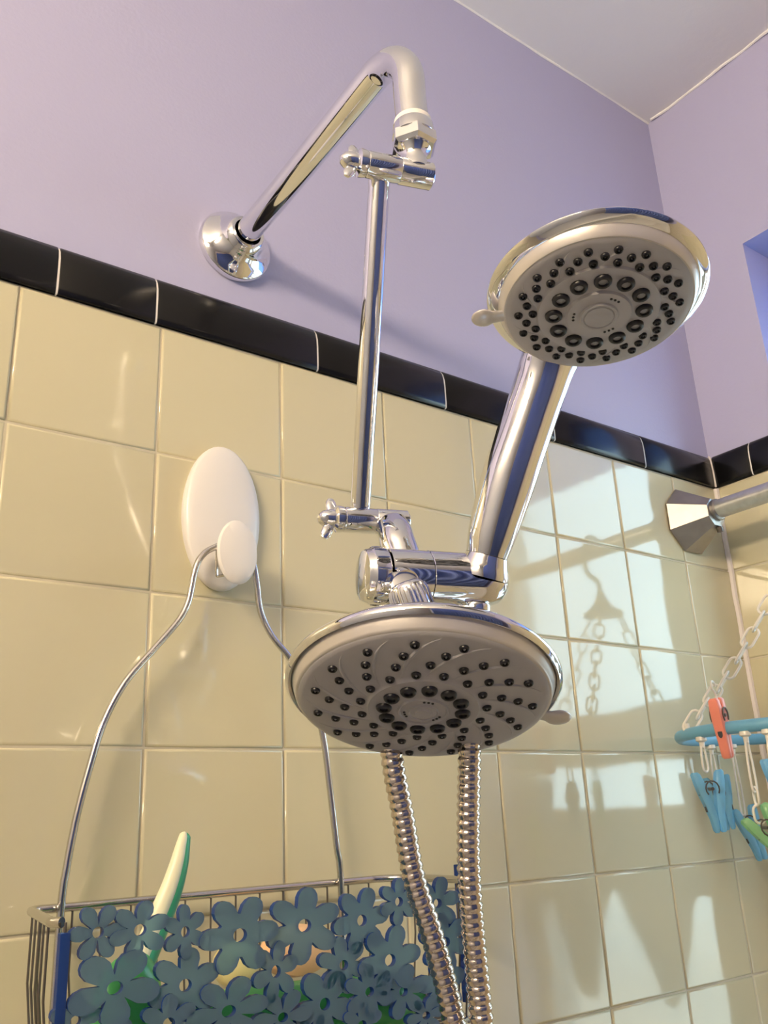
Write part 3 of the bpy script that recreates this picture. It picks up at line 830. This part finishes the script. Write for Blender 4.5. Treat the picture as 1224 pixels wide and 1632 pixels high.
bm = bmesh.new(); oval(bm, (0, 0, 0), .015, .013, [(0, 0), (.6, -.001), (.9, .001), (1, .006), (1, .010), (.9, .014), (.6, .0165), (0, .017)])
bmesh.ops.transform(bm, matrix=Matrix.Translation((.1560, -.040, -.4630)), verts=bm.verts)
obj('soap_body', bm, M['highlight'], highlight_bar)

# ================================================================== TENSION ROD by the window wall
rod = thing('tension_rod', (.782, 0, -.055), 'dull aluminium rod with faceted grey wall bracket beside the window wall', 'rod')
bm = bmesh.new()
o8 = (math.cos(PI / 8), 0, math.sin(PI / 8))
lathe(bm, [(.0415, .001), (.0420, .0030), (.0405, .0055), (.0175, .0410), (.0130, .0418)], (.782, 0, -.057), (0, -1, 0), 8, xdir=o8)
obj('wall_bracket', bm, M['zinc'], rod, smooth=False, label='faceted metal bracket')
bm = bmesh.new(); tube(bm, [(.782, -.030, -.054), (.782, -.3, -.054), (.782, -1.2, -.054), (.782, YF + .03, -.054)], .0112, 28)
obj('rod_tube', bm, M['zinc_tube'], rod)
bm = bmesh.new(); lathe(bm, [(.0118, .040), (.0132, .0415), (.0132, .0455), (.0118, .047)], (.782, 0, -.0545), (0, -1, 0), 24); obj('lock_ring', bm, M['zinc'], rod)
bm = bmesh.new(); lathe(bm, [(0, .0), (.004, 0), (.004, .006), (0, .007)], (.785, -.040, -.074), (.3, 0, -1), 10); obj('set_screw', bm, M['dark_metal'], rod)
bm = bmesh.new(); lathe(bm, [(.0415, .001), (.0420, .0030), (.0405, .0055), (.0175, .0410), (.0130, .0418)], (.782, YF, -.057), (0, 1, 0), 8, xdir=o8); obj('wall_bracket', bm, M['zinc'], rod, smooth=False)

# ================================================================== CLOTHES HANGER RING
RC = Vector((.715, -.115, -.317)); RR = .100
TOP = Vector((.772, -.138, -.128))
dry = thing('drying_hanger', (TOP.x, TOP.y, TOP.z), 'blue plastic ring hanger on white chains hanging from the rod', 'drying hanger')
obj('top_hook', T([(.772, -.138, -.112), (.774, -.142, -.098), (.765, -.150, -.088), (.762, -.152, -.070), (.765, -.150, -.048), (.776, -.147, -.036), (.790, -.146, -.036), (.800, -.146, -.046)], .0034, 5, 12), M['blue_ring'], dry)
bm = bmesh.new(); lathe(bm, [(.0, .016), (.005, .014), (.007, .006), (.016, -.008), (.024, -.014), (.024, -.018), (.0, -.018)], TOP, (0, 0, 1), 20); obj('top_hub', bm, M['blue_ring'], dry)
ringp = [RC + Vector((RR * math.cos(2 * PI * k / 48), RR * math.sin(2 * PI * k / 48), 0)) for k in range(48)]
bm = bmesh.new(); tube(bm, ringp, .0048, 14, True, squash=(1.2, (0, 0, 1))); obj('ring', bm, M['blue_ring'], dry)
bm = bmesh.new()
def link_mesh(L_, W_, t):
    bm = bmesh.new(); pts = []
    for a in range(0, 181, 30): pts.append((W_ * math.cos(math.radians(a)), 0, L_ / 2 - W_ + W_ * math.sin(math.radians(a))))
    for a in range(180, 361, 30): pts.append((W_ * math.cos(math.radians(a)), 0, -L_ / 2 + W_ + W_ * math.sin(math.radians(a))))
    tube(bm, pts, t, 8, True)
    for f in bm.faces: f.smooth = True
    bmesh.ops.recalc_face_normals(bm, faces=bm.faces)
    me = bpy.data.meshes.new('chain_link'); bm.to_mesh(me); bm.free(); me.materials.append(M['clear_white']); return me
CL = link_mesh(.0250, .0056, .0014); CS = link_mesh(.0155, .0046, .0012)
def chain(a, b, me, pitch, parent, nudge=0.0):
    a, b = Vector(a), Vector(b); d = b - a; n = max(1, round(d.length / pitch)); z = d.normalized()
    s = Vector((0, 1, .2)); xx = (s - z * z.dot(s)).normalized(); yy = z.cross(xx)
    for k in range(n):
        c = a.lerp(b, (k + .5) / n); c.z -= .012 * math.sin(PI * (k + .5) / n) * nudge
        t = math.radians(35 + (90 if k % 2 else 0))
        u = xx * math.cos(t) + yy * math.sin(t); v = z.cross(u)
        mt = Matrix((u, v, z)).transposed().to_4x4(); mt.translation = c - wpos(parent)
        o = bpy.data.objects.new('chain_link', me); col.objects.link(o); o.parent = parent; o.matrix_local = mt
for ang in (150, 30, 270):
    a = math.radians(ang); q = RC + Vector((RR * math.cos(a), RR * math.sin(a), .006))
    chain(q, TOP + Vector((.020 * math.cos(a), .020 * math.sin(a), -.016)), CL, .0205, dry, 1.0)
    bm = bmesh.new(); tube(bm, [q + Vector((0, 0, -.006)), q + Vector((0, 0, .004))], .0026, 10); obj('chain_lug', bm, M['clear_white'], dry)

# clothes pegs
def peg(name, loc, rz, tilt, spread, mat, label, top_len=.012, scale=1.0):
    r = thing(name, loc, label, 'clothes peg', 'clothes pegs on the blue ring hanger')
    r.rotation_euler = (tilt[0], tilt[1], rz)
    for s in (1, -1):
        bm = bmesh.new()
        # one leg: grip end on top, jaw end at the bottom, hinge a third of the way down
        prof = [(.000, .0028, .0022), (-.002, .0046, .0034), (-.010, .0052, .0040), (-.020, .0052, .0042), (-.031, .0050, .0036), (-.042, .0046, .0030), (-.0520, .0042, .0022), (-.0540, .0030, .0012)]
        rows = []
        for z, w, t in prof:
            xo = s * (.0030 + spread * max(0, 1 + z / .040) * .0085)
            rows.append([bm.verts.new((xo + cx * t, cy * w, z)) for cx, cy in ((-1, -.8), (-.6, -1), (.6, -1), (1, -.8), (1, .8), (.6, 1), (-.6, 1), (-1, .8))])
        for a, b in zip(rows, rows[1:]):
            for k in range(8): bm.faces.new((a[k], a[(k + 1) % 8], b[(k + 1) % 8], b[k]))
        bm.faces.new(rows[0]); bm.faces.new(rows[-1])
        leg = obj('peg_leg', bm, mat, None, local=True); leg.parent = r
        # dark discs at the outer face, painted as the shade inside recesses
        for z0, z1 in ((-.0150, -.0205), (-.0270, -.0355)):
            bm = bmesh.new(); zz = (z0 + z1) / 2
            xo = s * (.0030 + spread * max(0, 1 + zz / .040) * .0085) + s * .0030
            lathe(bm, [(.0022, -.0008), (.0022, .0008), (.0010, .0009), (0, .0009)], (0, 0, 0), (1, 0, 0), 12)
            for v in bm.verts: v.co = Vector((v.co.x + xo, v.co.y, v.co.z * abs(z1 - z0) / .0044 + zz))
            o = obj('slot_shade', bm, M['nozzle_dark'], None, local=True); o.parent = leg
    bm = bmesh.new()
    pts = [(.0062 * math.cos(a), .0060, -.016 + .0070 * math.sin(a)) for a in [math.radians(-40 + 26 * k) for k in range(11)]]
    tube(bm, pts, .0007, 6); pts = [(x, -.0060, z) for x, y, z in pts]; tube(bm, pts, .0007, 6)
    tube(bm, [(0, -.0064, -.016), (0, .0064, -.016)], .0016, 8)
    o = obj('spring', bm, M['dark_metal'], None, local=True); o.parent = r
    return r

def dropper(q, L_, parent, n=1):
    """white loop hanging from the ring down to a peg"""
    q = Vector(q)
    bm = bmesh.new(); lathe(bm, [(.0, .003), (.0048, .002), (.0052, -.0015), (.0026, -.003), (.0022, -.008), (0, -.008)], q, (0, 0, 1), 14); obj('ring_clip', bm, M['clear_white'], parent)
    for s in (-1, 1):
        bm = bmesh.new(); tube(bm, catmull([q + Vector((s * .0018, 0, -.007)), q + Vector((s * .0034, 0, -L_ * .5)), q + Vector((s * .0036, 0, -L_ + .003)), q + Vector((0, 0, -L_))], 4), .0011, 8); obj('drop_loop', bm, M['clear_white'], parent)
def on_ring(deg): a = math.radians(deg); return RC + Vector((RR * math.cos(a), RR * math.sin(a), -.0065))
drops = [(162, .030), (80, .034), (64, .070), (190, .050), (201, .030), (30, .03), (350, .03), (310, .03), (270, .03)]
for dg, ln in drops: dropper(on_ring(dg), ln, dry)
FA = -.63      # flat side of the pegs towards the shower
q = on_ring(162); peg('clothes_peg', (q.x, q.y, q.z - .029), FA, (0, -.08), 1.0, M['blue_pin'], 'sky-blue clothes peg nearest the left end of the ring, its grips spread')
q = on_ring(80); peg('clothes_peg', (q.x, q.y, q.z - .030), FA - .5, (.05, -.12), .9, M['blue_pin'], 'blue clothes peg half hidden behind the leftmost peg')
q = on_ring(64); peg('clothes_peg', (q.x, q.y, q.z - .062), FA, (0, -.22), .8, M['blue_pin'], 'blue clothes peg hanging lowest below the ring')
q = on_ring(190); chain(q + Vector((0, 0, -.046)), q + Vector((0, 0, -.076)), CS, .0125, dry)
peg('clothes_peg', (q.x - .008, q.y, q.z - .066), FA, (0, -.55), 1.0, M['green_pin'], 'green clothes peg on a short white chain at the right edge')
q = on_ring(201); peg('clothes_peg', (q.x + .006, q.y, q.z - .022), FA, (0, -.1), .9, M['blue_pin'], 'blue clothes peg cut by the right edge, above the green one')
q = on_ring(176); pk = peg('clothes_peg', (q.x - .004, q.y - .004, q.z + .034), FA + .85, (0.0, .0), .35, M['coral'], 'coral-red clothes peg clipped upright over the blue ring')
pk.rotation_euler = (0, -.14, FA + .85)
bm = bmesh.new(); tube(bm, catmull([(0, 0, -.008), (.003, 0, .001), (.0, 0, .006), (-.004, 0, .010), (-.002, 0, .015), (.004, 0, .014), (.005, 0, .010)], 4), .0011, 8)
o = obj('white_clip', bm, M['clear_white'], None, local=True); o.parent = pk
for dg, ta in ((30, .1), (350, .1), (310, .0), (270, .1)):
    q = on_ring(dg)
    c = {30: ('blue_pin', 'blue clothes peg on the window side of the ring'), 350: ('coral', 'coral clothes peg on the window side of the ring'),
         310: ('green_pin', 'green clothes peg on the near window side of the ring'), 270: ('blue_pin', 'blue clothes peg on the near side of the ring')}[dg]
    peg('clothes_peg', (q.x, q.y, q.z - .022), math.radians(dg), (0, ta), .8, M[c[0]], c[1])

# ================================================================== WINDOW CLOTHS
def cloth(name, y0, y1, ztop, zbot, x, amp, folds, mat, label, cat, hem=None):
    n = folds * 8; bm = bmesh.new(); rows = []
    for j in range(13):
        v = j / 12; row = []
        for i in range(n + 1):
            u = i / n; zb = zbot + (hem(u) if hem else 0)
            z = ztop + (zb - ztop) * v
            row.append(bm.verts.new((x + amp * math.sin(2 * PI * folds * u) * (.4 + .6 * v), y0 + (y1 - y0) * u, z)))
        rows.append(row)
    for a, b in zip(rows, rows[1:]):
        for i in range(n): bm.faces.new((a[i], a[i + 1], b[i + 1], b[i]))
    r = bmesh.ops.solidify(bm, geom=bm.faces[:], thickness=.0006)
    t = thing(name, (x, (y0 + y1) / 2, ztop), label, cat)
    obj('cloth', bm, mat, t)
    bm = bmesh.new(); tube(bm, [(x, y0 - .004, ztop - .004), (x, y1 + .004, ztop - .004)], .004, 12); obj('cloth_rod', bm, M['enamel'], t)
    return t
cloth('window_valance', WY0 + .006, WY1 - .008, WZ1 - .02, .120, XC + .080, .008, 12, M['curtain'], 'sheer blue pleated valance across the top of the window', 'curtain')
cloth('cafe_curtain', WY0 + .006, WY1 - .008, -.378, -.560, XC + .080, .006, 7, M['linen'], 'grey linen cafe curtain with scalloped hem on the lower window', 'curtain',
      hem=lambda u: .05 * math.sin(u * PI * 5.2) + .02 * math.sin(u * 17))

# blue shower curtain hanging across the far end of the tub, seen only in the chrome
M['shower_curtain'] = mat_basic('blue_shower_curtain_cloth', (0.34, 0.45, 0.88), 0.7, spec=0.2)
def shower_curtain():
    x0, x1, y, zt, zb, folds = -.75, .70, -1.70, .32, ZF + .14, 24
    n = folds * 8; bm = bmesh.new(); rows = []
    for z in (zt, zt - .02, (zt + zb) / 2, zb):
        amp = .012 if z == zt else .030
        rows.append([bm.verts.new((x0 + (x1 - x0) * i / n, y + amp * math.sin(2 * PI * folds * i / n), z)) for i in range(n + 1)])
    for a, b in zip(rows, rows[1:]):
        for i in range(n): bm.faces.new((a[i], a[i + 1], b[i + 1], b[i]))
    bmesh.ops.solidify(bm, geom=bm.faces[:], thickness=.001)
    t = thing('shower_curtain', (0, y, zt), 'blue pleated shower curtain reflected in the chrome', 'curtain')
    obj('cloth', bm, M['shower_curtain'], t)
    bm = bmesh.new(); tube(bm, [(XL + .001, y, zt + .025), (XC - .001, y, zt + .025)], .0125, 20); obj('curtain_rail', bm, M['steel'], t)
    for k in range(12):
        bm = bmesh.new(); cx = x0 + .03 + k * (x1 - x0 - .06) / 11
        tube(bm, [(cx, y + .019 * math.cos(2 * PI * q / 14), zt + .015 + .024 * math.sin(2 * PI * q / 14)) for q in range(14)], .0015, 6, True); obj('curtain_ring', bm, M['steel'], t)
shower_curtain()
